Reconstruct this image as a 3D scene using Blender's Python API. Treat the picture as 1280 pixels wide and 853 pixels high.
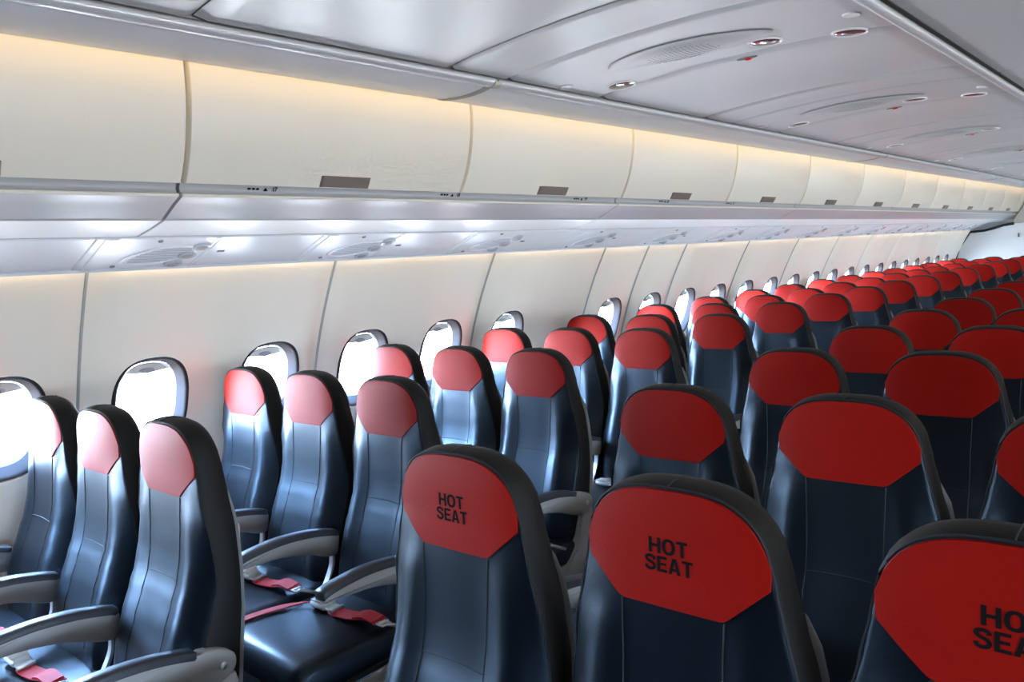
import bpy, math, random
from mathutils import Vector, Matrix
random.seed(7)
for o in list(bpy.data.objects): bpy.data.objects.remove(o, do_unlink=True)
scene = bpy.context.scene
COL = scene.collection
PI = math.pi

# ------------------------------------------------------------------ camera
CX, CZ = 0.618, 1.47
YAW, PIT, ROLL, FPX = 0.7317, 0.0956, -0.0653, 992.77
cy, sy = math.cos(YAW), math.sin(YAW)
right = Vector((cy, sy, 0)); fw0 = Vector((-sy, cy, 0))
fw = fw0*math.cos(PIT)+Vector((0, 0, -1))*math.sin(PIT)
up = right.cross(fw)
r2 = right*math.cos(ROLL)+up*math.sin(ROLL); u2 = up*math.cos(ROLL)-right*math.sin(ROLL)
cam = bpy.data.cameras.new('camera'); camo = bpy.data.objects.new('camera', cam); COL.objects.link(camo)
M4 = Matrix((r2, u2, -fw)).transposed().to_4x4(); M4.translation = Vector((CX, 0, CZ)); camo.matrix_world = M4
cam.sensor_width = 36; cam.lens = FPX/1280*36; cam.clip_start = .02; cam.clip_end = 200
scene.camera = camo
def project(p):
    d = Vector(p)-Vector((CX, 0, CZ)); z = d.dot(fw)
    return (640+FPX*d.dot(r2)/z, 426.5-FPX*d.dot(u2)/z, z)

# ------------------------------------------------------------------ world and exposure
w = bpy.data.worlds.new('shaped_sky'); scene.world = w; w.use_nodes = True
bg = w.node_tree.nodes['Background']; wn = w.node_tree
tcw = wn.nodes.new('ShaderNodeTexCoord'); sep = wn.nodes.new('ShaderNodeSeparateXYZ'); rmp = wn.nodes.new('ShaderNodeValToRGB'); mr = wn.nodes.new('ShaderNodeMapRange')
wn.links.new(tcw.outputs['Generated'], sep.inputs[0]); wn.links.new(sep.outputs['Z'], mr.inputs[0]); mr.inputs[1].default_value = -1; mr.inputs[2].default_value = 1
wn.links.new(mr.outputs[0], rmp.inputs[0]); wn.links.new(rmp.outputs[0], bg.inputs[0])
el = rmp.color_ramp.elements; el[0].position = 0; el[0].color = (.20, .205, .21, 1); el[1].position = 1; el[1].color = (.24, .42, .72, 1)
for ps, cl in ((.40, (.34, .35, .36)), (.50, (.58, .69, .82)), (.62, (.32, .52, .82))):      # dim apron, horizon haze brightened to light walls and bin doors, blue-white sky
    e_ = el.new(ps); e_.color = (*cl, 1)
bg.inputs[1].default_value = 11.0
vs = scene.view_settings
vs.view_transform = 'Standard'; vs.look = 'None'; vs.gamma = 1; vs.use_curve_mapping = False; vs.exposure = 4.52
COVE, WASH = 0.24, .28          # strengths of the cabin's own warm lamps

# ------------------------------------------------------------------ materials
def mat(name, col, rough=.5, metal=0, spec=.5, bump=0, bscale=200, var=0, coat=0, emit=None, estr=0, vscale=3):
    m = bpy.data.materials.new(name); m.use_nodes = True; nt = m.node_tree; b = nt.nodes['Principled BSDF']
    b.inputs['Base Color'].default_value = (*col, 1); b.inputs['Roughness'].default_value = rough
    b.inputs['Metallic'].default_value = metal; b.inputs['Specular IOR Level'].default_value = spec
    b.inputs['Coat Weight'].default_value = coat; b.inputs['Coat Roughness'].default_value = .25
    if emit: b.inputs['Emission Color'].default_value = (*emit, 1); b.inputs['Emission Strength'].default_value = estr
    if bump or var:
        tc = nt.nodes.new('ShaderNodeTexCoord')
    if bump:
        n = nt.nodes.new('ShaderNodeTexNoise'); n.inputs['Scale'].default_value = bscale; n.inputs['Detail'].default_value = 3
        bp = nt.nodes.new('ShaderNodeBump'); bp.inputs['Strength'].default_value = bump; bp.inputs['Distance'].default_value = .002
        nt.links.new(tc.outputs['Object'], n.inputs['Vector']); nt.links.new(n.outputs['Fac'], bp.inputs['Height'])
        nt.links.new(bp.outputs['Normal'], b.inputs['Normal'])
    if var:
        n2 = nt.nodes.new('ShaderNodeTexNoise'); n2.inputs['Scale'].default_value = vscale; n2.inputs['Detail'].default_value = 4
        mx = nt.nodes.new('ShaderNodeMix'); mx.data_type = 'RGBA'
        mx.inputs[6].default_value = (*[c*(1-var) for c in col], 1); mx.inputs[7].default_value = (*[min(1, c*(1+var)) for c in col], 1)
        nt.links.new(tc.outputs['Object'], n2.inputs['Vector']); nt.links.new(n2.outputs['Fac'], mx.inputs[0])
        nt.links.new(mx.outputs[2], b.inputs['Base Color'])
    return m
MT = dict(
 leather=mat('black_leather', (.0013, .0018, .0028), .34, spec=.60, bump=.12, bscale=260, var=.25, vscale=6),
 rim=mat('black_fabric', (.0075, .0068, .0055), .6, spec=.25, bump=.35, bscale=500),
 red=mat('red_leather', (.30, .0072, .0036), .52, spec=.14, bump=.22, bscale=300, var=.10, vscale=7),
 thread=mat('dark_thread', (.006, .007, .009), .7),
 ink=mat('black_print', (.008, .006, .006), .85, spec=.08),
 shell=mat('light_grey_plastic', (.42, .40, .37), .45),
 arm=mat('grey_plastic', (.36, .34, .31), .45, bump=.1, bscale=500),
 armpad=mat('dark_pad', (.035, .037, .042), .38, bump=.15, bscale=400),
 belt=mat('red_webbing', (.52, .012, .018), .6, bump=.5, bscale=700),
 metal=mat('brushed_steel', (.72, .70, .66), .32, metal=.85),
 buckle=mat('satin_buckle', (.66, .63, .57), .42, metal=.35),
 frame=mat('dark_metal', (.05, .05, .055), .5, metal=.3),
 framel=mat('grey_metal', (.22, .22, .22), .45, metal=.3),
 wall=mat('sidewall_cream', (.87, .775, .625), .42, spec=.4, bump=.05, bscale=300),
 wallskin=mat('lining', (.5, .5, .48), .7),
 jointgrey=mat('joint_grey', (.40, .385, .355), .5),
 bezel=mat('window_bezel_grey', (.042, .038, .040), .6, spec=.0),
 reveal=mat('window_white', (.35, .36, .38), .5, spec=.05),
 shade=mat('blind_cream', (.62, .58, .50), .5),
 door=mat('bin_cream', (.86, .785, .645), .36, spec=.4, bump=.03, bscale=300),
 strip=mat('strip_grey', (.46, .455, .44), .4),
 binlow=mat('bin_grey', (.50, .48, .465), .34, spec=.45),
 psu=mat('psu_white', (.83, .82, .80), .30, spec=.5),
 psu2=mat('psu_grey', (.52, .54, .56), .35),
 handle=mat('latch_brown', (.25, .20, .165), .35, metal=.1),
 ceil=mat('ceiling_grey', (.55, .548, .532), .33, spec=.5, bump=.04, bscale=200),
 valance=mat('valance_grey', (.93, .95, .97), .30, spec=.5),
 rail=mat('rail_satin', (.66, .66, .66), .28, metal=.2),
 frontdark=mat('front_wall_dark', (.03, .035, .05), .9),  # unseen front wall's dark colour, chosen to cut light bounced onto centre seats
 gap=mat('dark_gap', (.03, .028, .025), .8),
 lens=mat('smoked_lens', (.09, .06, .06), .08, spec=.8),
 redlens=mat('red_lens', (.7, .03, .01), .25),
 darkred=mat('dark_red_lens', (.12, .012, .01), .3),
 hole=mat('perforation_dark', (.16, .16, .165), .7),
 carpet=mat('carpet', (.035, .04, .055), .95, bump=.6, bscale=900),
 bulk=mat('bulkhead_white', (.70, .72, .72), .4),
 seal=mat('black_seal', (.015, .02, .025), .6),
 beige=mat('beige_trim', (.50, .47, .40), .5),
 cove=mat('warm_led', (1, .8, .5), .5, emit=(1.0, .74, .42), estr=COVE),
 wash=mat('warm_wash_led', (1, .8, .5), .5, emit=(1.0, .80, .52), estr=WASH),
)
MT['leather'].node_tree.nodes['Principled BSDF'].inputs['Specular Tint'].default_value = (.60, .80, 1.0, 1)      # blue daylight sheen put into the leather's highlight colour
MT['red'].node_tree.nodes['Principled BSDF'].inputs['Specular Tint'].default_value = (1.0, .55, .50, 1)
g = bpy.data.materials.new('window_glass'); g.use_nodes = True; nt = g.node_tree; nt.nodes.clear()
o_ = nt.nodes.new('ShaderNodeOutputMaterial'); tr = nt.nodes.new('ShaderNodeBsdfTransparent'); gl = nt.nodes.new('ShaderNodeBsdfGlossy')
gl.inputs['Roughness'].default_value = .03; lw = nt.nodes.new('ShaderNodeLayerWeight'); pw = nt.nodes.new('ShaderNodeMath'); pw.operation = 'POWER'; pw.inputs[1].default_value = 5
fr = nt.nodes.new('ShaderNodeMath'); fr.operation = 'MULTIPLY_ADD'; fr.inputs[1].default_value = .5; fr.inputs[2].default_value = .03
nt.links.new(lw.outputs['Facing'], pw.inputs[0]); nt.links.new(pw.outputs[0], fr.inputs[0]); ms = nt.nodes.new('ShaderNodeMixShader')
tr.inputs[0].default_value = (.95, .97, 1, 1)
nt.links.new(fr.outputs[0], ms.inputs[0]); nt.links.new(tr.outputs[0], ms.inputs[1]); nt.links.new(gl.outputs[0], ms.inputs[2]); nt.links.new(ms.outputs[0], o_.inputs[0])
MT['glass'] = g

# ------------------------------------------------------------------ helpers
def mesh(name, V, F, m, smooth=True, angle=40):
    me = bpy.data.meshes.new(name); me.from_pydata([tuple(v) for v in V], [], F); me.validate(); 
    me.materials.append(MT[m])
    import bmesh
    bm = bmesh.new(); bm.from_mesh(me); bmesh.ops.recalc_face_normals(bm, faces=bm.faces)
    if smooth:
        a = math.radians(angle)
        for f in bm.faces: f.smooth = True
        for e in bm.edges:
            e.smooth = not (len(e.link_faces) == 2 and e.calc_face_angle(0) > a)
    bm.to_mesh(me); bm.free()
    return me
def obj(name, me, parent=None, loc=None):
    o = bpy.data.objects.new(name, me); COL.objects.link(o)
    if parent: o.parent = parent
    if loc: o.location = loc
    return o
def empty(name, loc=(0, 0, 0)):
    o = bpy.data.objects.new(name, None); COL.objects.link(o); o.location = loc; o.empty_display_size = .05; return o
def tag(o, label=None, cat=None, group=None, kind=None):
    if label: o['label'] = label
    if cat: o['category'] = cat
    if group: o['group'] = group
    if kind: o['kind'] = kind
    return o
def interp(tab, x):
    if x <= tab[0][0]: return tab[0][1]
    for (a, b), (c, d) in zip(tab, tab[1:]):
        if x <= c:
            t = (x-a)/(c-a); t = t*t*(3-2*t)*.5+t*.5; return b+(d-b)*t
    return tab[-1][1]
class MB:
    def __init__(s): s.V = []; s.F = []
    def add(s, V, F):
        n = len(s.V); s.V += [tuple(v) for v in V]; s.F += [tuple(i+n for i in f) for f in F]; return s
    def box(s, x0, x1, y0, y1, z0, z1, b=0):
        if b <= 0:
            V = [(x, y, z) for x in (x0, x1) for y in (y0, y1) for z in (z0, z1)]
            F = [(0, 1, 3, 2), (4, 6, 7, 5), (0, 4, 5, 1), (2, 3, 7, 6), (0, 2, 6, 4), (1, 5, 7, 3)]
            return s.add(V, F)
        # chamfered box through its z-section loop
        def loop(bx, z): 
            X0, X1, Y0, Y1 = x0+bx, x1-bx, y0+bx, y1-bx
            return [(X0+b, Y0, z), (X1-b, Y0, z), (X1, Y0+b, z), (X1, Y1-b, z), (X1-b, Y1, z), (X0+b, Y1, z), (X0, Y1-b, z), (X0, Y0+b, z)]
        return s.loft([loop(b*.7, z0), loop(0, z0+b), loop(0, z1-b), loop(b*.7, z1)], caps=True)
    def loft(s, loops, caps=False, closed=True):
        V = [p for l in loops for p in l]; n = len(loops[0]); F = []
        for i in range(len(loops)-1):
            for j in range(n if closed else n-1):
                k = (j+1) % n; F.append((i*n+j, i*n+k, (i+1)*n+k, (i+1)*n+j))
        if caps: F.append(tuple(range(n))[::-1]); F.append(tuple((len(loops)-1)*n+j for j in range(n)))
        return s.add(V, F)
    def tube(s, P, r, n=6, caps=True):
        P = [Vector(p) for p in P]; loops = []
        for i, p in enumerate(P):
            d = (P[min(i+1, len(P)-1)]-P[max(i-1, 0)]).normalized()
            a = Vector((0, 0, 1)) if abs(d.z) < .9 else Vector((1, 0, 0))
            e1 = d.cross(a).normalized(); e2 = d.cross(e1)
            loops.append([p+(e1*math.cos(2*PI*k/n)+e2*math.sin(2*PI*k/n))*r for k in range(n)])
        return s.loft(loops, caps)
    def strip(s, P, W, wid, th):
        # flat webbing along P, W = width direction per point
        loops = []; P = [Vector(p) for p in P]; W = [Vector(a).normalized() for a in W]
        for i, p in enumerate(P):
            d = (P[min(i+1, len(P)-1)]-P[max(i-1, 0)]).normalized(); nn = d.cross(W[i]).normalized()
            loops.append([p-W[i]*wid/2-nn*th/2, p+W[i]*wid/2-nn*th/2, p+W[i]*wid/2+nn*th/2, p-W[i]*wid/2+nn*th/2])
        return s.loft(loops, True)
    def mesh(s, name, m, smooth=True, angle=40): return mesh(name, s.V, s.F, m, smooth, angle)
def prism_y(prof, y0, y1, caps=True):      # profile (x,z) swept along y
    return MB().loft([[(x, y0, z) for x, z in prof], [(x, y1, z) for x, z in prof]], caps)
def sheet_y(prof, ys):                     # open profile swept along y
    return MB().loft([[(x, y, z) for x, z in prof] for y in ys], False, closed=False)
def thick(prof, t):                        # closed loop from an open (x,z) profile, thickened on its left side
    out = []
    for i, (x, z) in enumerate(prof):
        a = prof[max(i-1, 0)]; b = prof[min(i+1, len(prof)-1)]
        dx, dz = b[0]-a[0], b[1]-a[1]; l = math.hypot(dx, dz); out.append((x-dz/l*t, z+dx/l*t))
    return prof+out[::-1]
def catmull(P, n=6):
    P = [Vector(p) for p in P]; out = []
    for i in range(len(P)-1):
        a, b, c, d = P[max(i-1, 0)], P[i], P[i+1], P[min(i+2, len(P)-1)]
        for k in range(n):
            t = k/n; out.append(.5*((2*b)+(c-a)*t+(2*a-5*b+4*c-d)*t*t+(3*b-a-3*c+d)*t**3))
    out.append(P[-1]); return out
def smooth2(P, n=5): return [(p[0], p[1]) for p in catmull([(a, b, 0) for a, b in P], n)]

# ------------------------------------------------------------------ the shell of the cabin
YF, YB = -1.19, 17.2
RW, ZC = 2.752, .10
def wallpt(s, y, off=0):                   # s = height along the curve, off = outwards
    th = s/RW; r = RW+off; return (-r*math.cos(th), y, ZC+r*math.sin(th))
def s_of_z(z): return RW*math.asin((z-ZC)/RW)
S0, S1 = s_of_z(.16), s_of_z(1.57)
SW = s_of_z(1.005)
WY0, WP = .8482, .533
WIN = [i for i in range(-4, 25) if i != 6]
fl = tag(obj('floor', MB().box(-2.8, 2.8, YF-.1, YB+.1, -.06, 0).mesh('floor', 'carpet', False)), kind='structure')
# fuselage lining behind the bins, closes the vault
arc = [wallpt(s_of_z(1.45)+i*(RW*PI-2*s_of_z(1.45))/40, 0, .06) for i in range(41)]
for k in range(0, 40, 4):
    tag(obj('ceiling_lining', sheet_y([(a[0], a[2]) for a in arc[k:k+5]], [YF-.1, YB+.1]).mesh('lining', 'wallskin')), 'grey curved lining strip above the bins', None, None, 'structure')
for nm, y, m_ in (('wall_front', YF-.06, 'frontdark'), ('wall_back', YB+.06, 'bulk')):
    tag(obj(nm, MB().box(-2.8, 2.8, y-.05, y+.05, -.05, 2.9).mesh(nm, m_, False)), kind='structure')

# ---- sidewall panels with real window openings
WA, WB = .152, .207                        # half width / half height of a window's outer edge
def sup(a, b, t, p=2.7):
    c, s = math.cos(t), math.sin(t)
    return (a*math.copysign(abs(c)**(2/p), c), b*math.copysign(abs(s)**(2/p), s))
def seam_off(y, y0, y1):
    d0, d1 = abs(y-y0), abs(y-y1)
    return .034*math.exp(-(d0/.06)**2)+.034*math.exp(-(d1/.06)**2)
def half_panel(mb, yc, ya, yb, hole=True, e0=None, e1=None):
    e0 = ya if e0 is None else e0; e1 = yb if e1 is None else e1
    def P(y, s):
        o = seam_off(y, e0, e1)
        mid = .5*(e0+e1); o += .007*math.exp(-((y-mid)/.07)**2) if e1-e0 > .7 else 0
        return wallpt(s, y, o)
    if not hole:
        ys = [ya+(yb-ya)*i/16 for i in range(17)]; ss = [S0+(S1-S0)*i/18 for i in range(19)]
        mb.loft([[P(y, s) for s in ss] for y in ys], closed=False); return
    N = 64; T = [0, .03, .1, .22, .36, .5, .64, .76, .86, .93, 1]; loops = []
    angs = [2*PI*k/N for k in range(N)]
    # outer rectangle points at matching parameter
    hw = (yb-ya)/2; ym = (ya+yb)/2
    outer = []
    for a in angs:
        c, s = math.cos(a), math.sin(a)
        hh = (S1-SW) if s > 0 else (SW-S0)
        k = 1/max(abs(c), abs(s)); outer.append((ym+hw*c*k, SW+hh*s*k))
    for t in T:
        L = []
        for a, (oy, os) in zip(angs, outer):
            iy, is_ = sup(WA, WB, a); iy += yc; is_ += SW
            L.append(P(iy+(oy-iy)*t, is_+(os-is_)*t))
        loops.append(L)
    mb.loft(loops)
wl = tag(obj('wall_left', sheet_y([(-2.775, .0), (-2.775, .1), (wallpt(S0, 0)[0], .17)], [YF, YB]).mesh('dado', 'wallskin')), kind='structure')
wr = tag(obj('wall_right', sheet_y([(2.775, .0), (2.775, .1), (-wallpt(S0, 0)[0], .17)], [YF, YB]).mesh('dado', 'wallskin')), kind='structure')
def wy(n): return WY0+WP*n
panels = []; n = -5
while n <= 31:
    if n == 7: panels.append((7,)); panels.append((8,)); n += 2; continue
    panels.append((n, n+1)); n += 2
JOINT = MB().loft([[wallpt(S0+(S1-S0)*i/24, -.005, .036), wallpt(S0+(S1-S0)*i/24, -.004, .026), wallpt(S0+(S1-S0)*i/24, .004, .026), wallpt(S0+(S1-S0)*i/24, .005, .036)] for i in range(25)], True).mesh('wall_joint', 'jointgrey')
for pn in panels:
    mb = MB(); a, b = wy(pn[0])-WP/2, wy(pn[-1])+WP/2
    if b < YF or a > YB: continue
    for k in pn: half_panel(mb, wy(k), wy(k)-WP/2-.0025, wy(k)+WP/2+.0025, k in WIN, a, b)
    me = mb.mesh('wall_panel', 'wall', angle=70)
    obj('wall_panel', me, wl); obj('wall_joint', JOINT, wl, (0, a, 0))
    r = obj('wall_panel', me, wr); r.scale = (-1, 1, 1)
# window: bezel, white reveal, pane, drawn-up blind; built once in the window's own frame
TH = SW/RW
def wring(spec, N=48, p=2.7):              # spec: (half width, half height, depth outwards)
    return [[(-d, *sup(a, b, 2*PI*k/N, p)) for k in range(N)] for a, b, d in spec]
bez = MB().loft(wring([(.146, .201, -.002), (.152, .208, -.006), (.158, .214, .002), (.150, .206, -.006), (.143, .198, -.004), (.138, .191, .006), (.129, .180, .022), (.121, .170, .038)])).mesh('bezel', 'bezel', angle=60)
rev = MB().loft(wring([(.121, .170, .037), (.117, .164, .040), (.114, .160, .045), (.112, .157, .048), (.110, .153, .062)])).mesh('reveal', 'reveal', angle=50)
pane = MB().loft(wring([(.110, .153, .058), (.110, .153, .062)]), caps=True).mesh('pane', 'glass')
seal_ = MB().loft(wring([(.1148, .1605, .0445), (.1128, .1580, .0445), (.1128, .1580, .0465)])).mesh('seal', 'shell')
def blind():
    mb = MB(); N = 24; top = []; bot = []
    for k in range(N+1):
        a = PI*(.18+.64*k/N); y, z = sup(.1115, .1555, a); top.append((y, z))
    zl = .128
    f = [(-.056, y, max(z, zl)) for y, z in top]; b = [(-.056, y, zl-.012*(1-(y/.11)**2)) for y, z in top]
    mb.loft([f, b, [(-.052, p[1], p[2]) for p in b], [(-.052, p[1], p[2]) for p in f]], closed=False); return mb.mesh('blind', 'shade')
bl = blind()
tab = MB().loft([[(-.0515+dx, .032*math.cos(t)*k, .127+.012*math.sin(t)*k) for t in [2*PI*j/16 for j in range(16)]] for dx, k in ((0, 1), (.006, .9), (.007, .7))], caps=True).mesh('tab', 'reveal')
for side in (-1, 1):
    for n in WIN:
        if side == 1 and n > 24: continue
        p = wallpt(SW, wy(n)); wo = empty('window_%d' % (n+5 if side < 0 else n+40), (p[0]*-side, p[1], p[2]))
        tag(wo, kind='structure')
        wo.rotation_euler = (0, TH, 0) if side < 0 else (0, -TH, PI)
        if side > 0: wo.rotation_euler = (Matrix.Rotation(PI, 3, 'Z') @ Matrix.Rotation(TH, 3, 'Y')).to_euler()
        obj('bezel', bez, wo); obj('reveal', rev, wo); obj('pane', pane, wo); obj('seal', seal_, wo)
        x = obj('blind', bl, wo); obj('blind_tab', tab, x)
        la = bpy.data.lights.new('sky_portal', 'AREA'); la.shape = 'RECTANGLE'; la.size = .24; la.size_y = .34
        try: la.cycles.is_portal = True
        except Exception: pass
        lo = bpy.data.objects.new('sky_portal', la); COL.objects.link(lo); lo.parent = wo
        lo.location = (-.07, 0, 0); lo.rotation_euler = (PI/2, 0, PI/2) ; lo.rotation_euler = Matrix(((0, 0, -1), (-1, 0, 0), (0, 1, 0))).to_euler()

# ------------------------------------------------------------------ overhead: service channel, bins, valance, ceiling
PA, PB = Vector((-2.315, 0, 1.547)), Vector((-2.062, 0, 1.640))
EP = (PB-PA).normalized(); NP = Vector((EP.z, 0, -EP.x)); LP = (PB-PA).length    # NP points down and inboard
def pp(y, v, h=0):                          # channel frame: v from the wall edge, h below the surface
    q = PA+EP*v+NP*h; return (q.x, y, q.z)
tr_n = [0]
def trim(me, label=None, parent=None):
    tr_n[0] += 1; o = obj('trim_%d' % tr_n[0], me); tag(o, label, None, None, 'structure'); return o
PSUP, PSU0 = .868, 1.30
chan = MB().loft([[pp(YF, 0, -.03), pp(YF, 0, -.004), pp(YF, LP+.02, -.004), pp(YF, LP+.02, -.03)], [pp(YB, 0, -.03), pp(YB, 0, -.004), pp(YB, LP+.02, -.004), pp(YB, LP+.02, -.03)]], True)
chl = trim(chan.mesh('channel', 'psu2'), 'pale service channel between bins and wall panels')
wl_ = trim(MB().box(-2.318, -2.315, YF, 14.2, 1.539, 1.548).mesh('wash', 'wash', False), 'warm light strip along the top of the wall panels')
obj('lip', MB().box(-2.3145, -2.311, YF, 14.2, 1.5375, 1.552).mesh('lip', 'psu2', False), wl_)
def plate(y0, y1, v0, v1, h, t=.008, bev=.003):
    L = lambda e, hh: [pp(y0+e, v0+e, hh), pp(y1-e, v0+e, hh), pp(y1-e, v1-e, hh), pp(y0+e, v1-e, hh)]
    return MB().loft([L(0, h-t), L(0, h-bev), L(bev, h)], True)
def disc(y, v, a, b, h0, h1, n=20, lens=.0, p=2):
    lp = lambda k, h: [pp(y+a*k*math.cos(2*PI*j/n), v+b*k*math.sin(2*PI*j/n), h) for j in range(n)]
    return MB().loft([lp(1, h0), lp(1, h1-.001), lp(.93, h1), lp(.6, h1+lens), lp(.2, h1+lens*1.3)], True)
def label_row(n): return ['first', 'second', 'third', 'fourth', 'fifth', 'sixth', 'seventh', 'eighth', 'ninth', 'tenth', 'eleventh', 'twelfth', 'thirteenth', 'fourteenth', 'fifteenth', 'sixteenth', 'seventeenth', 'eighteenth', 'nineteenth', 'twentieth'][n]
def psu_parts():
    P = []; y0 = 0
    P.append(('plate', plate(-.26, .17, .004, LP-.006, .002).mesh('plate', 'psu'), []))
    P.append(('side_rib', plate(-.235, -.19, .004, LP-.006, .006).mesh('rib', 'psu'), []))
    P.append(('end_rib', plate(.15, .165, .004, LP-.006, .005).mesh('rib', 'psu'), []))
    # oval ribbed speaker: raised ring, sunk bowl and slats
    n = 28; vc = .115
    lp = lambda k, h: [pp(.0+.105*k*math.cos(2*PI*j/n)+.05*math.sin(2*PI*j/n)*k, vc+.075*k*math.sin(2*PI*j/n), h) for j in range(n)]
    ring = MB().loft([lp(1.12, .002), lp(1.1, .006), lp(1.02, .007), lp(.96, .002), lp(.9, .0025)], True).mesh('ring', 'psu')
    sl = MB()
    for k in range(9):
        v = vc-.055+.0135*k; c = math.sqrt(max(0, 1-((v-vc)/.075)**2)); sh = .05*(v-vc)/.075
        sl.loft([[pp(sh-.085*c, v-.003, .002), pp(sh-.085*c, v, .0048), pp(sh-.085*c, v+.003, .002)], [pp(sh+.085*c, v-.003, .002), pp(sh+.085*c, v, .0048), pp(sh+.085*c, v+.003, .002)]], True)
    P.append(('speaker', ring, [('slats', sl.mesh('slats', 'psu2'))]))
    for (y, v) in ((.075, .045), (.10, .115), (.125, .19)):
        P.append(('reading_light', disc(y, v, .034, .026, .002, .010).mesh('rl', 'psu2'), [('lens', disc(y, v, .022, .016, .009, .012, lens=.003).mesh('lens', 'shell'))]))
    for (y, v) in ((-.135, .03), (-.045, LP-.03)):
        P.append(('screw', disc(y, v, .009, .008, .001, .005).mesh('screw', 'framel'), []))
    P.append(('indicator', plate(.21, .238, .128, .141, .003, t=.006, bev=.001).mesh('ind', 'darkred', False), []))
    return P
PSP = psu_parts(); k = 0
fill = plate(.172, PSUP-.262, .004, LP-.006, .001).mesh('filler', 'psu')
for i in range(-3, 15):
    y = PSU0+PSUP*i
    t = empty('service_unit', (0, y, 0))
    pos = project((-2.2, y, 1.59)); lab = ('white overhead service panel, %s one forward of the bulkhead' % label_row(14-i))
    tag(t, lab, 'service panel', 'service panels along the channel')
    for nm, me, subs in PSP:
        o = obj(nm, me, t)
        for sn, sm in subs: obj(sn, sm, o)
    obj('filler_panel', fill, chl, (0, y, 0))

# ---- overhead bins: a two-door shell, each door with a latch
BL = 1.172; BY0 = 1.165
low = smooth2([(-2.058, 1.644), (-1.96, 1.660), (-1.866, 1.679)], 4)+smooth2([(-1.862, 1.682), (-1.82, 1.702), (-1.775, 1.723), (-1.745, 1.735), (-1.733, 1.740), (-1.730, 1.746), (-1.738, 1.751)], 4)+smooth2([(-1.744, 1.752), (-1.750, 1.764), (-1.744, 1.777), (-1.728, 1.789)], 4)
shellprof = low+[(-1.735, 1.80), (-1.735, 2.18), (-1.80, 2.15), (-2.03, 1.93)]
doorp = smooth2([(-1.706, 1.777), (-1.683, 1.815), (-1.655, 1.875), (-1.632, 1.950), (-1.618, 2.03), (-1.615, 2.11), (-1.625, 2.19), (-1.65, 2.25)], 4)
doorloop = thick(doorp, .022)
def door_mesh(l):
    e = .012
    def lp(y, k): 
        return [(x-.010*k, y, z) for x, z in doorloop]
    return MB().loft([lp(-l/2, 1), lp(-l/2+.004, .25), lp(-l/2+e, 0), lp(l/2-e, 0), lp(l/2-.004, .25), lp(l/2, 1)], True).mesh('door', 'door', angle=35)
dm = door_mesh(BL-.010)
def handle_mesh():
    pr = [(-1.706, 1.779), (-1.695, 1.795), (-1.687, 1.809), (-1.684, 1.814)]
    mb = MB(); n = len(pr); loops = []
    for y, k in ((-.105, .0), (-.100, 1), (-.08, 1.1), (.08, 1.1), (.100, 1), (.105, 0)):
        inn = .95 if abs(y) > .084 else 1
        loops.append([(x+.009*k, y, z) for x, z in pr]+[(x-.012, y, z) for x, z in pr[::-1]])
    return mb.loft(loops, True).mesh('handle', 'handle')
hm = handle_mesh()
shm = MB().loft([[(x, y, z) for x, z in shellprof] for y in (-BL+.006, BL-.006)], True).mesh('bin_shell', 'binlow', angle=28)
def skin(prof, t, m): return MB().loft([[(x, y, z) for x, z in thick(prof, t)] for y in (-BL+.0055, BL-.0055)], True).mesh('skin', m, angle=35)
_o = lambda P, d: [(x+d, z-d*.6) for x, z in P]
lowpan = skin(_o(smooth2([(-2.058, 1.644), (-1.96, 1.660), (-1.866, 1.679)], 4), .001), .004, 'psu')
stripm = skin([(x+.0012, z) for x, z in smooth2([(-1.744, 1.7535), (-1.750, 1.764), (-1.744, 1.777), (-1.730, 1.788)], 4)], .003, 'strip')
beadm = MB().tube([(-1.7345, y, 1.7445) for y in (-BL+.0055, BL-.0055)], .0052, 10).mesh('lip_bead', 'door')
gapm = MB().loft([[(x-.03, y, z+.012) for x, z in shellprof] for y in (-BL+.001, BL-.001)], True).mesh('bin_core', 'gap', angle=28)
def text_mesh(s, size, m, offset=0, extr=0):
    c = bpy.data.curves.new('txt', 'FONT'); c.body = s; c.size = size; c.align_x = 'CENTER'; c.offset = offset; c.extrude = extr; c.resolution_u = 4
    o = bpy.data.objects.new('txt', c); COL.objects.link(o); dg = bpy.context.evaluated_depsgraph_get(); dg.update()
    me = bpy.data.meshes.new_from_object(o.evaluated_get(dg)); bpy.data.objects.remove(o, do_unlink=True)
    me.materials.clear(); me.materials.append(MT[m]); return me
def bend_text(me, fn):
    for v in me.vertices: v.co = Vector(fn(v.co.x, v.co.y))
    return me
def on_lip(a, b):                            # placard frame: a along the cabin, b up the sloping strip
    f = max(0, min(1, (b+.02)/.04)); return (interp([(0, -1.744), (.33, -1.750), (.66, -1.744), (1, -1.728)], f)+.0050, a, 1.752+.037*f-.0005)
ORD = ['first', 'second', 'third', 'fourth', 'fifth', 'sixth', 'seventh', 'eighth']
rowno = {0: 17, 1: 18, 2: 19, 3: 20, 4: 21, 5: 22}
py = [1.44, 2.30, 3.19, 3.98, 4.80]
bins = []
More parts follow.
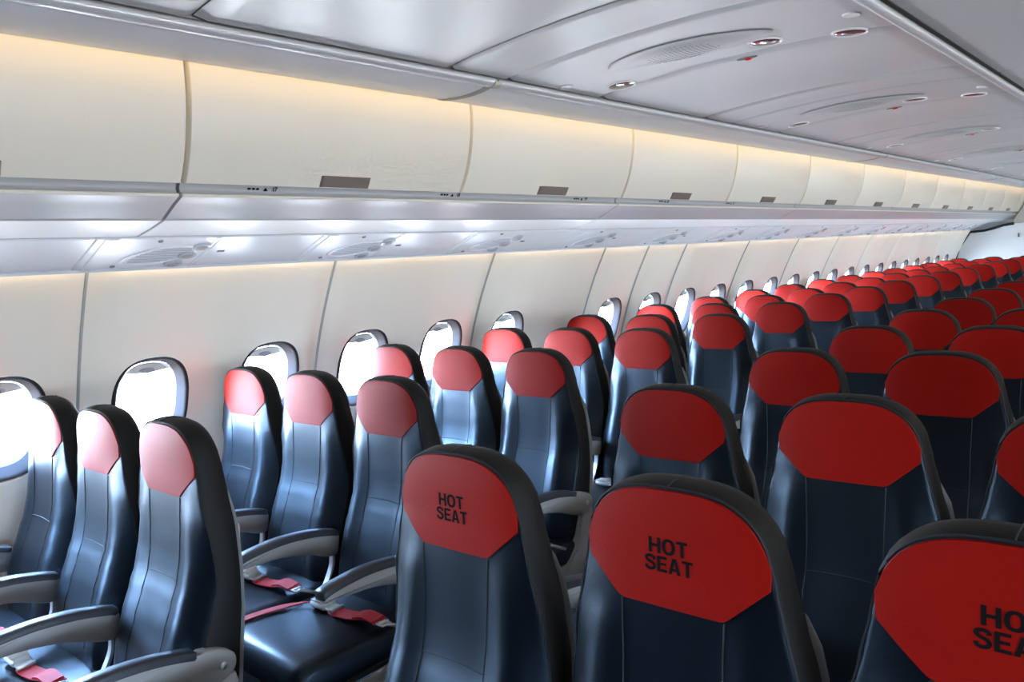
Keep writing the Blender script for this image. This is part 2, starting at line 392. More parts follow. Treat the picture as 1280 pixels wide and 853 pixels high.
for j in range(-1, 7):
    yc = BY0+BL*(2*j+1)
    if yc+BL > YB+.2: continue
    t = empty('overhead_bin', (0, yc, 0))
    tag(t, 'cream overhead bin with two curved doors, ' + ('%s bin forward of the bulkhead' % label_row(5-j) if j <= 5 else 'last one, over the white bulkhead'), 'overhead bin', 'overhead bins along the windows')
    s = obj('bin_shell', shm, t); obj('bin_core', gapm, t); obj('lower_panel', lowpan, t); obj('latch_strip', stripm, t); obj('lip_bead', beadm, t)
    for d in (-.5, .5):
        dd = obj('door', dm, t, (0, d*BL, 0)); obj('latch', hm, dd)
    for q, y in enumerate(py):
        if abs(y-yc) < BL:
            me = bend_text(text_mesh('%d' % (17+q), .020, 'ink', offset=.0006), lambda a, b: on_lip(a+.055, b-.006))
            obj('row_number', me, s, (0, y-yc, 0))
            mk = MB()
            for a0, a1, b0, b1 in ((-.045, -.033, -.003, .004), (-.028, -.018, -.003, .004), (-.013, -.003, -.003, .004)):
                mk.add([on_lip(a0, b0), on_lip(a1, b0), on_lip(a1, b1), on_lip(a0, b1)], [(0, 1, 2, 3)])
            mk.add([on_lip(.012, -.006), on_lip(.030, -.006), on_lip(.021, .006)], [(0, 1, 2)])
            obj('row_symbols', mk.mesh('sym', 'ink', False), s, (0, y-yc, 0))
# right-hand bins, out of view, as one plain run of the same profile
rb = MB().loft([[(-x, y, z) for x, z in shellprof[:len(low)]+doorp] for y in (YF, YB)], closed=False).mesh('right_bins', 'door')
tag(obj('trim_90', rb), 'plain run of overhead bins on the far side', None, None, 'structure')
rch = MB().loft([[(-pp(y, v)[0], y, pp(y, v)[2]) for v in (0, LP)] for y in (YF, YB)], closed=False).mesh('right_channel', 'psu')
tag(obj('trim_91', rch), kind='structure')

# ---- valance below the ceiling with the warm cove light behind it
VAL = smooth2([(-1.562, 2.098), (-1.50, 2.090), (-1.42, 2.087), (-1.35, 2.092), (-1.312, 2.100)], 4)
valc = thick(VAL, .012)
tubep = [(-1.292+.024*math.cos(a), 2.106+.0165*math.sin(a)) for a in [2*PI*k/18 for k in range(18)]]
segs = [(YF, -2.2), (-2.2+.006, 2.112), (2.124, 6.44), (6.452, 10.7), (10.712, YB)]
for a, b in segs:
    if b-a < .1: continue
    v = trim(prism_y(valc, a, b).mesh('valance', 'valance'), 'grey valance strip under the ceiling edge')
    obj('edge_tube', prism_y(tubep, a, b).mesh('tube', 'rail'), v)
for y in (2.118, 6.446, 10.706):
    v = trim(prism_y(thick(smooth2([(-1.563, 2.0955), (-1.50, 2.0875), (-1.42, 2.0845), (-1.35, 2.0895), (-1.312, 2.0955), (-1.300, 2.0885), (-1.285, 2.0875), (-1.270, 2.094), (-1.2655, 2.106)], 3), .008), y-.016, y+.016).mesh('joint', 'beige'), 'joint strip across the valance')
trim(MB().box(-1.525, -1.455, YF, YB, 2.250, 2.256).mesh('cove', 'cove', False), 'warm cove light strip above the bins')
trim(MB().loft([[(-1.56, y, 2.114), (-1.30, y, 2.13), (-1.27, y, 2.19)] for y in (YF, YB)], closed=False).mesh('trough', 'wallskin'), 'trough of the cove light')
for nm, m_ in (('valance', 'valance'),):
    trim(MB().loft([[(-x, y, z) for x, z in VAL] for y in (YF, YB)], closed=False).mesh('valance_far', m_), 'valance strip on the far side')

trim(MB().box(1.455, 1.525, YF, YB, 2.250, 2.256).mesh('cove', 'cove', False), 'warm cove light strip above the far bins')
trim(MB().box(2.315, 2.318, YF, 14.2, 1.533, 1.546).mesh('wash', 'wash', False), 'warm light strip along the far wall panels')
# ---- ceiling panels
CP0, CPER = 2.172, 1.735
CXL, CXR = -1.268, -.125
def cz(x): 
    u = (x-CXL)/(CXR-CXL); return 2.120+.030*math.sin(PI*min(1, max(0, u)))**.8+.010*u
def cpt(x, y, h=0): return (x, y, cz(x)-h)
ce = tag(obj('ceiling', MB().loft([[(x, y, cz(x)+.03) for x in [CXL+(CXR-CXL)*k/12 for k in range(13)]] for y in (YF, YB)], closed=False).mesh('ceiling_back', 'strip')), kind='structure')
def cpanel(y0, y1, bow):
    xs = [CXL+(CXR-CXL)*k/20 for k in range(21)]; L = []
    N = 24
    for i in range(N+1):
        t = i/N; y = y0+(y1-y0)*t; d = min(y-y0, y1-y); edge = .008*math.exp(-d/.004)
        b = bow*math.sin(PI*t)**2
        L.append([cpt(x, y, b*math.sin(PI*(x-CXL)/(CXR-CXL))-edge) for x in xs])
    return MB().loft(L, closed=False).mesh('ceiling_panel', 'ceil', angle=60)
pan_s = cpanel(.003, .571, .0); pan_l1 = cpanel(.577, 1.452, -.014); pan_l2 = cpanel(1.458, 1.732, -.004)
def cdisc(x, y, a, b, hs, n=24):             # hs: list of (scale, drop)
    return MB().loft([[cpt(x+a*k*math.cos(2*PI*j/n), y+b*k*math.sin(2*PI*j/n), h) for j in range(n)] for k, h in hs], True)
# perforated almond speaker grille
def grille_mesh():
    n = 40; x0, y0 = -.735, .30
    def lp(k, h):
        out = []
        for j in range(n):
            a = 2*PI*j/n; c, s = math.cos(a), math.sin(a)
            out.append(cpt(x0+.29*k*c, y0+.115*k*math.copysign(abs(s)**1.25, s)+.03*c*k, h))
        return out
    g = MB().loft([lp(1, .003), lp(.97, .006), lp(.90, .004), lp(.75, .010), lp(.5, .016), lp(.2, .019)], True).mesh('grille', 'ceil', angle=60)
    d = MB()
    for i in range(17):
        for j in range(13):
            X = (i-8)/8; Y = (j-6)/6
            if X*X+Y*Y > 1.02: continue
            x = x0+.125*X-.01; y = y0+.085*Y+.01*X
            kk = math.hypot((x-x0)/.29, (y-y0)/.115); h = .0197-.022*max(0, kk-.2)
            h = interp([(0, .0193), (.2, .019), (.5, .016), (.75, .010), (.9, .0045)], kk)+.0006
            d.add([cpt(x+.0042*math.cos(2*PI*q/6), y+.0042*math.sin(2*PI*q/6), h) for q in range(6)], [tuple(range(6))])
    return g, d.mesh('perforation', 'hole', False)
GR, PERF = grille_mesh()
def light_meshes(r):
    rim = lambda x, y: cdisc(x, y, r, r, [(1, -.002), (1.0, .004), (.96, .006), (.90, .004), (.86, .001)]).mesh('rim', 'psu')
    lens = lambda x, y: cdisc(x, y, r*.87, r*.87, [(1, .003), (.7, .0045), (.3, .005)]).mesh('lens', 'lens')
    return rim, lens
rimf, lensf = light_meshes(.056)
LX = [(-1.125, .50, 'beside the valance'), (-.525, .455, 'beside the speaker grille'), (-.285, .55, 'beside the centre rail')]
LM_ = [(rimf(x, y), lensf(x, y)) for x, y, _ in LX]
SM = [cdisc(x, y, .026, .026, [(1, -.002), (1, .003), (.9, .005), (.7, .003), (.3, .003)]).mesh('spot', 'psu') for x, y in ((-1.235, .29), (-.205, .33))]
SMX = ['by the valance', 'by the centre rail']
sig_b = cdisc(-.668, .625, .040, .014, [(1, -.001), (.95, .002), (.8, .001), (.3, .0015)]).mesh('signal_base', 'hole')
sig_l = MB().loft([[cpt(-.664+.015*k*math.cos(2*PI*j/10), .625+.010*k*math.sin(2*PI*j/10), h) for j in range(10)] for k, h in ((1, .001), (.9, .006), (.5, .008))], True).mesh('signal_lens', 'redlens')
for i in range(-2, 8):
    y = CP0+CPER*i
    if y > YB-1.8: break
    for me in (pan_s, pan_l1, pan_l2): obj('ceiling_panel', me, ce, (0, y, 0))
    if i < -1: continue
    nth = label_row(i+1) if i >= 0 else 'foremost'
    lab = lambda s: s
    gt = tag(obj('speaker_grille', GR, None, (0, y, 0)), 'almond-shaped perforated ceiling speaker grille, %s along the aisle' % nth, 'speaker', 'ceiling speaker grilles'); 
    pf = obj('perforations', PERF, gt); pf['kind'] = 'stuff'
    for (x, yy, where), (rm, lm) in zip(LX, LM_):
        t = tag(empty('ceiling_light', (0, y, 0)), 'round smoked ceiling light %s, %s along the aisle' % (where, nth), 'ceiling light', 'round ceiling lights')
        obj('rim', rm, t); obj('lens', lm, t)
    for me, wh in zip(SM, SMX):
        tag(obj('spotlight', me, None, (0, y, 0)), 'small white round ceiling spot %s, %s along the aisle' % (wh, nth), 'spotlight', 'small ceiling spots')
    t = tag(empty('signal_light', (0, y, 0)), 'tiny red ceiling signal light, %s along the aisle' % nth, 'signal light', 'red signal lights')
    obj('base', sig_b, t); obj('lens', sig_l, t)
railp = [(-.112+.018*math.cos(a), 2.122+.016*math.sin(a)) for a in [2*PI*k/16 for k in range(16)]]
rl = trim(prism_y(railp, YF, YB).mesh('rail', 'rail'), 'round satin rail along the middle of the ceiling')
trim(MB().box(-.092, -.078, YF, YB, 2.126, 2.16).mesh('railgap', 'gap', False), 'dark slot beside the ceiling rail')
fxs = [-.078+1.346*k/16 for k in range(17)]
fc = [(x, 2.130+.03*math.sin(PI*(x+.078)/1.346)) for x in fxs]
for i in range(11):
    y = CP0+CPER*(i-2)
    if y > YB: break
    obj('ceiling_panel', MB().loft([[(x, yy, z+dz) for x, z in fc] for yy, dz in ((y+.003, .004), (y+.02, 0), (y+CPER-.02, 0), (y+CPER-.003, .004))], closed=False).mesh('cpf', 'ceil'), ce)

# ---- white bulkhead behind the last row, with its black edge seal
bp = [(-2.70, .02), (-2.66, .7), (-2.615, .98), (-2.54, 1.18), (-2.46, 1.36), (-2.36, 1.512), (-2.15, 1.522), (-2.04, 1.545), (-1.90, 1.585), (-1.76, 1.60), (-1.15, 1.60), (-1.15, .02)]
bk = tag(obj('wall_bulkhead', prism_y(bp, 14.32, 14.36).mesh('bulkhead', 'bulk', False)), 'white bulkhead behind the last window-side row', None, None, 'structure')
obj('edge_seal', MB().tube([(x, 14.31, z) for x, z in bp[:10]], .020, 8).mesh('seal', 'seal'), bk)
obj('header_panel', prism_y([(-1.80, 1.605), (-1.15, 1.605), (-1.15, 2.09), (-1.56, 2.09), (-1.60, 1.95), (-1.66, 1.82)], 14.33, 14.36).mesh('hdr', 'beige', False), bk)
hk = tag(empty('coat_hook', (-1.70, 14.315, 1.42)), 'small dark coat hook on the white bulkhead', 'hook')
obj('hook_plate', MB().box(-.012, .012, -.010, .005, -.03, .03, .003).mesh('plate', 'framel'), hk)
obj('hook_arm', MB().tube([(0, -.008, -.01), (0, -.03, -.018), (0, -.038, -.005)], .006).mesh('arm', 'frame'), hk)

# ------------------------------------------------------------------ seats
ZT = 1.118                                   # top of the front face
HW = [(.36, .205), (.50, .212), (.62, .214), (.74, .209), (.85, .194), (.93, .175), (.995, .160), (1.06, .156), (1.13, .153)]
YFR = [(.36, -.130), (.44, -.124), (.52, -.106), (.60, -.078), (.66, -.054), (.72, -.030), (.78, -.017), (.86, -.008), (.94, -.003), (1.0, 0), (1.06, .001), (1.13, .006)]
YBK = [(.36, .035), (.5, .060), (.7, .083), (.85, .092), (1.0, .090), (1.13, .080)]
def zt(u): return ZT-.118*(1-(max(0, 1-abs(u)**3.1))**(1/2.1))
ZB = .36
def fsurf(u, z):                             # front surface depth
    y = interp(YFR, z); a = abs(u)
    e = interp([(.36, .05), (.7, .042), (.80, .026), (.88, .012), (.95, .005), (1.02, .003)], z)
    y += e*max(0, (a-.62)/.38)**2.2
    b = interp([(.36, .004), (.55, .012), (.72, .013), (.85, .008), (.95, .0)], z)
    y -= b*math.exp(-((a-.66)/.16)**2)
    y += interp([(.86, 0), (.93, .005), (1.0, .009), (1.13, .010)], z)*a**2.4
    return y
def fpt(u, z, off=0): return (u*interp(HW, z), fsurf(u, z)-off, z)
us = [-math.cos(PI*i/22) for i in range(23)]; us = [u*.55+.45*(-1+2*i/22) for i, u in enumerate(us)]
vs_ = [i/30 for i in range(31)]
def gridpt(u, v):
    z = ZB+(zt(u)-ZB)*v; return fpt(u, z)
def back_mesh():
    nu, nv = len(us), len(vs_)
    V = [gridpt(u, v) for v in vs_ for u in us]; F = []
    I = lambda i, j: i*nu+j
    for i in range(nv-1):
        for j in range(nu-1): F.append((I(i, j), I(i, j+1), I(i+1, j+1), I(i+1, j)))
    loop = [I(i, 0) for i in range(nv)]+[I(nv-1, j) for j in range(1, nu)]+[I(i, nu-1) for i in range(nv-2, -1, -1)]+[I(0, j) for j in range(nu-2, 0, -1)]
    base = [Vector(V[k]) for k in loop]; n = len(loop)
    cen = Vector((0, 0, .8)); prev = loop
    nrm = []
    for k in range(n):
        a, b = base[k-1], base[(k+1) % n]; t = b-a; nn = Vector((-t.z, 0, t.x))
        if nn.length < 1e-6: nn = Vector((0, 0, -1))
        nn.normalize()
        if nn.dot(base[k]-cen) < 0: nn = -nn
        nrm.append(nn)
    yb_ = [interp(YBK, p.z) for p in base]
    for f, o in ((.06, .003), (.2, .006), (.45, .008), (.72, .006), (.92, -.003), (1.0, -.016)):
        cur = []
        for k in range(n):
            p = base[k]+nrm[k]*o; p.y = base[k].y+(yb_[k]-base[k].y)*f
            cur.append(len(V)); V.append(tuple(p))
        for k in range(n):
            q = (k+1) % n; F.append((prev[k], prev[q], cur[q], cur[k]))
        prev = cur
    F.append(tuple(prev))
    return V, F, loop
BV, BF, BLOOP = back_mesh()
nfront = (len(us)-1)*(len(vs_)-1)
me_back = mesh('backrest', BV, BF, 'leather', angle=55)
me_back.materials.append(MT['rim'])
# the rim's dark fabric sits on every face that is not part of the padded front
cs = {tuple(sorted(f)) for f in BF[:nfront]}
for p in me_back.polygons:
    if tuple(sorted(p.vertices)) not in cs: p.material_index = 1
ZM, ZBB, WMI, WBI = .987, .932, .152, .0885
def zlow(x): 
    a = abs(x); return ZBB if a <= WBI else ZBB+(ZM-ZBB)*(a-WBI)/(WMI-WBI)
def red_mesh():
    N = 30; M = 12; loops = []; V = []; F = []
    U = sorted(set([-1+2*i/N for i in range(N+1)]+[-.5425, .5425]))
    rows = []
    for u in U:
        col = []
        # find x on the lower edge
        x = u*.1545; z0 = zlow(x)
        z1 = zt(u*.985)-.004
        z1 = max(z1, z0+.001)
        for k in range(M+1):
            z = z0+(z1-z0)*k/M; uu = x/interp(HW, z) if abs(u) < 2 else u
            uu = max(-.992, min(.992, u*.985))*1.0
            t = k/M
            # lower edge follows the straight hexagon line, upper part follows the outline
            xx = (x*(1-t)+uu*interp(HW, z)*t); ua = xx/interp(HW, z)
            col.append((xx, fsurf(ua, z)-.0035, z))
        rows.append(col)
    mb = MB(); mb.loft(rows, closed=False)
    nU, nM = len(U), M+1
    loop = [i*nM for i in range(nU)]+[(nU-1)*nM+k for k in range(1, nM)]+[i*nM+nM-1 for i in range(nU-2, -1, -1)]+[k for k in range(nM-2, 0, -1)]
    ctr = Vector((0, 0, 1.02)); st = len(mb.V)
    for k in loop:
        p = Vector(mb.V[k]); d = p-ctr; d.y = 0; d.normalize(); q = p+d*.0015; q.y += .006; mb.V.append(tuple(q))
    n = len(loop)
    for k in range(n): mb.F.append((loop[k], loop[(k+1) % n], st+(k+1) % n, st+k))
    return mb.mesh('headrest_cover', 'red', angle=60)
me_red = red_mesh()
def seam_mesh():
    mb = MB(); r = .0014
    for s in (-1, 1):
        P = []
        for k in range(25):
            z = ZBB-.002-(ZBB-.45)*k/24; x = s*(WBI-.006*math.sin(PI*k/24)+.004*(k/24)); P.append((x, fsurf(x/interp(HW, z), z)-.0006, z))
        mb.tube(P, r, 5)
        P = [(s*WBI*(1-0)+s*(WMI-WBI)*k/6, 0, 0) for k in range(7)]
    P = []
    for k in range(15):
        x = -.084+.168*k/14; z = .716+.004*math.cos(PI*x/.17); P.append((x, fsurf(x/interp(HW, z), z)-.0006, z))
    mb.tube(P, .0017, 5)
    return mb.mesh('stitched_seam', 'thread')
me_seam = seam_mesh()
def piping_mesh():
    # thin welt where padded front meets the rim, plus the short seam across the crown
    mb = MB(); P = []
    for k in BLOOP[:len(vs_)+len(us)-1+len(vs_)-1]:
        x, y, z = BV[k]
        if z > .5: P.append((x*1.008, y+.0005, z+(.001 if z > 1.05 else 0)))
    mb.tube(P, .0022, 5)
    mb.tube([(0, .004, ZT+.003), (0, .02, ZT+.0065), (0, .04, ZT+.008), (0, .062, ZT+.006)], .0014, 5)
    return mb.mesh('piping', 'thread')
me_pipe = piping_mesh()
def shell_mesh():
    zs = [.30, .36, .45, .55, .65, .75, .83, .89, .93, .955, .968]; L = []
    for z in zs:
        h = interp(HW, z)+.010; 
        if z > .9: h -= .05*((z-.9)/.068)**2
        y0 = interp(YBK, z)-.004; f = .003
        if z < .36: y0 = .035
        L.append([(-h, y0-f, z), (-h-.002, y0-.002, z), (-h+.03, y0+.012, z), (0, y0+.018, z), (h-.03, y0+.012, z), (h+.002, y0-.002, z), (h, y0-f, z), (h-.02, y0-.004, z), (0, y0+.004, z), (-h+.02, y0-.004, z)])
    return MB().loft(L, True).mesh('back_shell', 'shell', angle=50)
me_shell = shell_mesh()
def table_mesh():
    return MB().loft([[(x, interp(YBK, z)+d, z) for x in (-.165, .165)]+[(x, interp(YBK, z)+d+.008, z) for x in (.16, -.16)] for z, d in ((.58, .016), (.60, .015), (.82, .014), (.84, .014))], True).mesh('tray_table', 'shell', angle=30)
me_table = table_mesh()
ZS = .412
def cushion_mesh():
    prof = smooth2([(-.06, .30), (-.06, .385), (-.08, .402), (-.14, .402), (-.25, .403), (-.36, .406), (-.45, .409), (-.505, .407), (-.534, .392), (-.545, .36), (-.535, .315), (-.50, .295)], 3)
    U = [-1, -.985, -.95, -.88, -.78, -.6, -.42, -.4, -.2, 0, .2, .4, .42, .6, .78, .88, .95, .985, 1]; L = []
    for u in U:
        a = abs(u); e = max(0, (a-.78)/.22); sh = 1-.5*e**4*.25
        row = []
        for y, z in prof:
            k = e**3; zz = z-(.028*k if z > .34 else 0)+(.02*k if z < .31 else 0)
            yy = y+(.015*k if y < -.5 else 0)
            zz -= .004*math.exp(-((a-.80)/.03)**2) if z > .38 else 0
            row.append((u*.224, yy, zz))
        L.append(row)
    return MB().loft(L, True).mesh('seat_cushion', 'leather', angle=60)
me_cush = cushion_mesh()
def cz_(y): return interp([(-.54, .385), (-.50, .408), (-.44, .416), (-.36, .410), (-.25, .403), (-.1, .402)], y)
def belt_meshes():
    st = MB(); W = []
    P = catmull([(.20, -.232, .425), (.15, -.238, .432), (.09, -.244, .420), (.02, -.250, .414), (-.02, -.25, .416)], 4)
    st.strip(P, [(0, 1, .15)]*len(P), .046, .003)
    # folded second layer of the webbing
    P = catmull([(.19, -.236, .431), (.14, -.240, .437), (.10, -.244, .427)], 4); st.strip(P, [(0, 1, .15)]*len(P), .045, .003)
    strap = st.mesh('strap', 'belt', angle=50)
    tl = MB(); pts = [(-.10, -.24, .418), (-.14, -.262, .416), (-.180, -.31, .4125), (-.203, -.40, .414), (-.207, -.47, .414), (-.208, -.52, .402), (-.208, -.545, .383), (-.208, -.552, .355), (-.208, -.548, .30), (-.206, -.535, .22), (-.203, -.52, .16)]
    P = catmull(pts, 4); WW = []
    for i, p in enumerate(P):
        t = min(1, i/10); WW.append((.35+.65*t, .94*(1-t), 0))
    tl.strip(P, WW, .032, .0028); tail = tl.mesh('strap', 'belt', angle=50)
    bk = MB().box(-.115, -.035, -.275, -.222, .412, .432, .006).mesh('buckle', 'buckle')
    flap = MB().loft([[(-.112, -.271, .4325), (-.112, -.226, .4325), (-.112, -.226, .4345), (-.112, -.271, .4345)], [(-.062, -.274, .433), (-.062, -.223, .433), (-.062, -.223, .440), (-.062, -.274, .440)], [(-.052, -.272, .432), (-.052, -.225, .432), (-.052, -.225, .434), (-.052, -.272, .434)]], True).mesh('lift_flap', 'buckle')
    tg = MB(); tg.box(-.035, -.004, -.271, -.226, .417, .424, .002); tg.box(-.006, .004, -.274, -.223, .415, .428, .002)
    tongue = tg.mesh('tongue', 'metal')
    hk = MB(); hk.box(.196, .232, -.252, -.216, .421, .427, .002); hk.tube([(.226, -.234, .424), (.236, -.22, .42), (.238, -.19, .405), (.236, -.15, .385)], .006, 8); hk.tube([(.215, -.25, .428), (.222, -.234, .434), (.215, -.218, .428)], .004, 6)
    hook = hk.mesh('anchor_hook', 'metal')
    return strap, tail, bk, flap, tongue, hook
BELT = belt_meshes()
def bev_prism(prof, x0, x1, b):              # (y,z) profile extruded in x with softened edges
    cyc = sum(p[0] for p in prof)/len(prof); czc = sum(p[1] for p in prof)/len(prof)
    ins = []
    n = len(prof)
    for i in range(n):
        a, c = prof[i-1], prof[(i+1) % n]; t = (c[0]-a[0], c[1]-a[1]); l = math.hypot(*t) or 1
        nx, nz = -t[1]/l, t[0]/l
        if nx*(cyc-prof[i][0])+nz*(czc-prof[i][1]) < 0: nx, nz = -nx, -nz
        ins.append((prof[i][0]+nx*b, prof[i][1]+nz*b))
    return MB().loft([[(x0, y, z) for y, z in ins], [(x0+b, y, z) for y, z in prof], [(x1-b, y, z) for y, z in prof], [(x1, y, z) for y, z in ins]], True)
def arm_meshes(aisle):
    top = smooth2([(-.455, .592), (-.45, .606), (-.40, .617), (-.30, .6245), (-.20, .618), (-.12, .603), (-.075, .590)], 4)
    if aisle:
        body = [(y, z-.013) for y, z in top]+smooth2([(-.06, .582), (-.015, .572), (.02, .55), (.022, .518), (.0, .495), (-.04, .490), (-.10, .505), (-.18, .535), (-.28, .560), (-.38, .568), (-.44, .570), (-.46, .578)], 3)
    else:
        body = [(y, z-.013) for y, z in top]+smooth2([(-.072, .565), (-.085, .510), (-.13, .512), (-.20, .540), (-.30, .562), (-.40, .567), (-.445, .570), (-.460, .580)], 3)
    pad = top[2:]+[(y, z-.016) for y, z in top[2:]][::-1]
    b = bev_prism(body, -.021, .021, .004).mesh('armrest', 'arm', angle=50)
    p = bev_prism(pad, -.023, .023, .004).mesh('arm_pad', 'armpad', angle=50)
    return b, p
ARM_M, ARM_A = arm_meshes(False), arm_meshes(True)
piv = MB().loft([[(x, -.012+.010*k*math.cos(2*PI*j/14), .530+.010*k*math.sin(2*PI*j/14)) for j in range(14)] for x, k in ((.019, 1), (.0235, 1), (.025, .75))], True).mesh('pivot_cap', 'metal')
br = MB(); Pb = catmull([(0, -.095, .52), (0, -.10, .47), (0, -.125, .42), (0, -.15, .385)], 4); br.strip(Pb, [(1, 0, 0)]*len(Pb), .022, .008)
me_brk = br.mesh('arm_bracket', 'metal', angle=50)
endp = smooth2([(-.03, .50), (-.045, .45), (-.07, .38), (-.14, .315), (-.25, .285), (-.42, .275), (-.50, .27), (-.51, .245), (-.42, .235), (-.25, .225), (-.08, .22), (.02, .25), (.035, .35), (.030, .45), (.02, .50)], 3)
me_end = bev_prism(endp, -.018, .018, .004).mesh('end_frame', 'arm', angle=50)
def frame_meshes():
    mb = MB()
    mb.tube([(-.226, -.42, .27), (.226, -.42, .27)], .022, 10); mb.tube([(-.226, -.10, .27), (.226, -.10, .27)], .022, 10)
    mb.box(-.20, .20, -.50, -.08, .285, .298); mb.box(-.17, -.15, -.12, .06, .26, .34); mb.box(.15, .17, -.12, .06, .26, .34)
    fr = mb.mesh('seat_frame', 'frame', angle=45)
    lf = MB().tube([(0, -.42, .262), (0, -.44, .02)], .018, 8); lf.box(-.03, .03, -.48, -.40, 0, .02)
    lr = MB().tube([(0, -.10, .262), (0, .02, .02)], .018, 8); lr.box(-.03, .03, -.02, .06, 0, .02)
    return fr, lf.mesh('leg', 'framel'), lr.mesh('leg', 'framel')
FR, LF, LR = frame_meshes()
# flat lettering pressed on the covers of the foremost centre row
def glyph(ch):
    """bold grotesque capitals in a box of height 1: list of quad strips ((outer, inner) point pairs) and the advance width"""
    t = .20
    R_ = lambda x0, y0, x1, y1: [((x0, y0), (x0, y1)), ((x1, y0), (x1, y1))]
    if ch == 'H': return [R_(0, 0, t, 1), R_(.52, 0, .52+t, 1), R_(t, .41, .52, .41+.18)], .72
    if ch == 'T': return [R_(0, .82, .64, 1), R_(.22, 0, .42, .82)], .64
    if ch == 'E': return [R_(0, 0, t, 1), R_(t, .82, .60, 1), R_(t, .42, .56, .59), R_(t, 0, .61, .18)], .61
    if ch == 'A': return [[((0, 0), (.205, 0)), ((.25, 1), (.365, .74))], [((.73, 0), (.525, 0)), ((.48, 1), (.365, .74))], [((.25, 1), (.365, .74)), ((.48, 1), (.365, .74))], R_(.17, .20, .56, .36)], .73
    if ch == 'O':
        q = []
        for k in range(29):
            a = 2*PI*k/28; c, n_ = math.cos(a), math.sin(a)
            e = lambda v, p: math.copysign(abs(v)**p, v)
            q.append(((.39+.39*e(c, .85), .5+.515*e(n_, .85)), (.39+.185*e(c, .85), .5+.335*e(n_, .85))))
        return [q], .78
    if ch == 'S':
        C_ = catmull([(.60, .70, 0), (.54, .86, 0), (.34, .925, 0), (.14, .86, 0), (.105, .72, 0), (.20, .60, 0), (.42, .50, 0), (.56, .40, 0), (.585, .25, 0), (.50, .125, 0), (.33, .075, 0), (.14, .135, 0), (.075, .31, 0)], 5)
        q = []
        for k, p in enumerate(C_):
            d = (C_[min(k+1, len(C_)-1)]-C_[max(k-1, 0)]).normalized(); n_ = Vector((-d.y, d.x, 0))
            q.append((tuple((p+n_*.095)[:2]), tuple((p-n_*.095)[:2])))
        return [q], .68
def lettering():
    out = []
    for word, zb_, wd in (('HOT', 1.0160, .067), ('SEAT', .9875, .083)):
        gs = [glyph(c) for c in word]; gap = .085
        tot = sum(g[1] for g in gs)+gap*(len(gs)-1); k = wd/tot; kz = .0245
        mb = MB(); x = -tot/2
        for strips, adv in gs:
            for q in strips:
                fine = []
                for (p0, p1), (r0, r1) in zip(q, q[1:]):
                    m_ = 3 if len(q) == 2 else 1
                    for e in range(m_): fine.append(tuple((a[0]+(b[0]-a[0])*e/m_, a[1]+(b[1]-a[1])*e/m_) for a, b in ((p0, r0), (p1, r1))))
                fine.append(q[-1])
                pos = lambda p: ((x+p[0])*k, fsurf((x+p[0])*k/.163, zb_+p[1]*kz)-.0043, zb_+p[1]*kz)
                mb.loft([[pos(a), pos(b)] for a, b in fine], closed=False)
            x += adv+gap
        me = mb.mesh('lettering', 'ink', False); out.append(me)
    return out
LET = lettering()
AX, DX, GAPX = -2.366, .4536, .9937
YL = [.904, 1.649, 2.425, 3.232, 4.015, 4.838]+[4.838+.79*k for k in range(1, 12)]
YC = [1.017, 1.7995, 2.6102]+[3.385+.79*k for k in range(14)]
def rows_behind(i): return 'level with the HOT SEAT row' if i == 0 else '%s row behind the HOT SEAT row' % label_row(i-1)
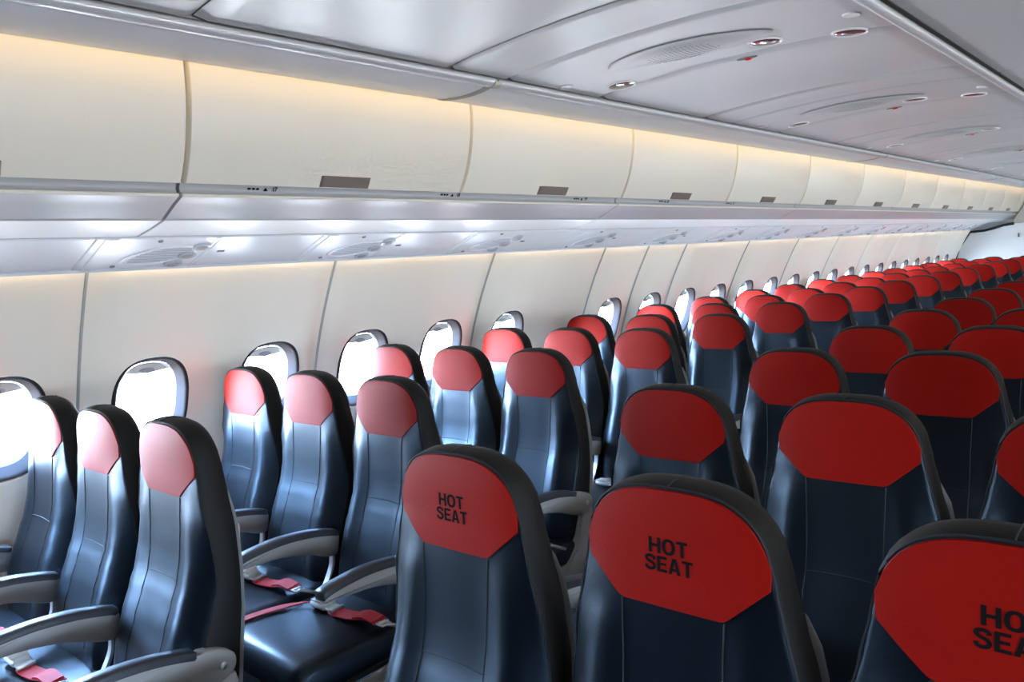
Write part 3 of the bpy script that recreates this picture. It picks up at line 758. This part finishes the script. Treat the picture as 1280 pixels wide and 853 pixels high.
def seat(X, Y, label, group, arms, hot=False):
    t = empty('airline_seat', (X, Y, 0)); tag(t, label, 'seat', group)
    b = obj('backrest', me_back, t)
    h = obj('headrest_cover', me_red, t); h['label'] = 'red leather headrest cover'
    if hot:
        for me in LET:
            l = obj('lettering', me, h); l['label'] = 'black HOT SEAT lettering'
    obj('stitched_seam', me_seam, b); obj('piping', me_pipe, b)
    s = obj('back_shell', me_shell, t); obj('tray_table', me_table, s)
    obj('seat_cushion', me_cush, t)
    bt = obj('seat_belt', BELT[0], t); bt['label'] = 'red webbing seat belt with steel buckle'
    for nm, me in zip(('tail_strap', 'buckle', 'lift_flap', 'tongue', 'anchor_hook'), BELT[1:]): obj(nm, me, bt)
    f = obj('seat_frame', FR, t); obj('leg', LF, t); obj('leg', LR, t)
    for sx, kind in arms:
        A = ARM_A if kind == 'aisle' else ARM_M
        a = obj('armrest', A[0], t, (sx*DX/2, 0, 0)); obj('arm_pad', A[1], a)
        if kind == 'aisle':
            p = obj('pivot_cap', piv, a)
            if sx < 0: p.scale = (-1, 1, 1)
            obj('end_frame', me_end, t, (sx*DX/2, 0, 0))
        else: obj('arm_bracket', me_brk, a)
    return t
for i, y in enumerate(YL):
    for c, nm in enumerate(('window', 'middle', 'aisle')):
        arms = [(-1, 'mid'), (1, 'mid')] if c == 0 else [(1, 'mid')] if c == 1 else [(1, 'aisle')]
        seat(AX+DX*c, y, 'black %s seat with red headrest, wall-side bank, %s' % (nm, rows_behind(i)), 'airline seats in the bank beside the windows', arms)
for i, y in enumerate(YC):
    for c, nm in enumerate(('window-side', 'middle', 'far-side')):
        X = AX+DX*(2+c)+GAPX
        if i == 0: X += (-.011, .009, .006)[c]
        px, pz, d = project((X-.2, y, 1.0))
        if px > 1280+150: continue
        arms = [(-1, 'aisle'), (1, 'mid')] if c == 0 else [(1, 'mid')] if c == 1 else [(1, 'aisle')]
        lab = ('black %s centre-bank seat with HOT SEAT lettered red headrest' % nm) if i == 0 else 'black %s seat with plain red headrest, centre bank, %s' % (nm, rows_behind(i))
        seat(X, y, lab, 'airline seats in the centre bank', arms, hot=(i == 0))

# the bank beyond the second aisle: outside the picture, but it stands between the far windows and the centre bank
for i, y in enumerate(YL[:13]):
    for c, nm in enumerate(('aisle', 'middle', 'window')):
        arms = [(-1, 'aisle'), (1, 'mid')] if c == 0 else [(1, 'mid')]
        seat(-AX-DX*(2-c)-.02, y, 'black %s seat with red headrest, far bank beyond second aisle, %s' % (nm, rows_behind(i).replace('the HOT SEAT row', 'lettered row')), 'airline seats in the far bank', arms)
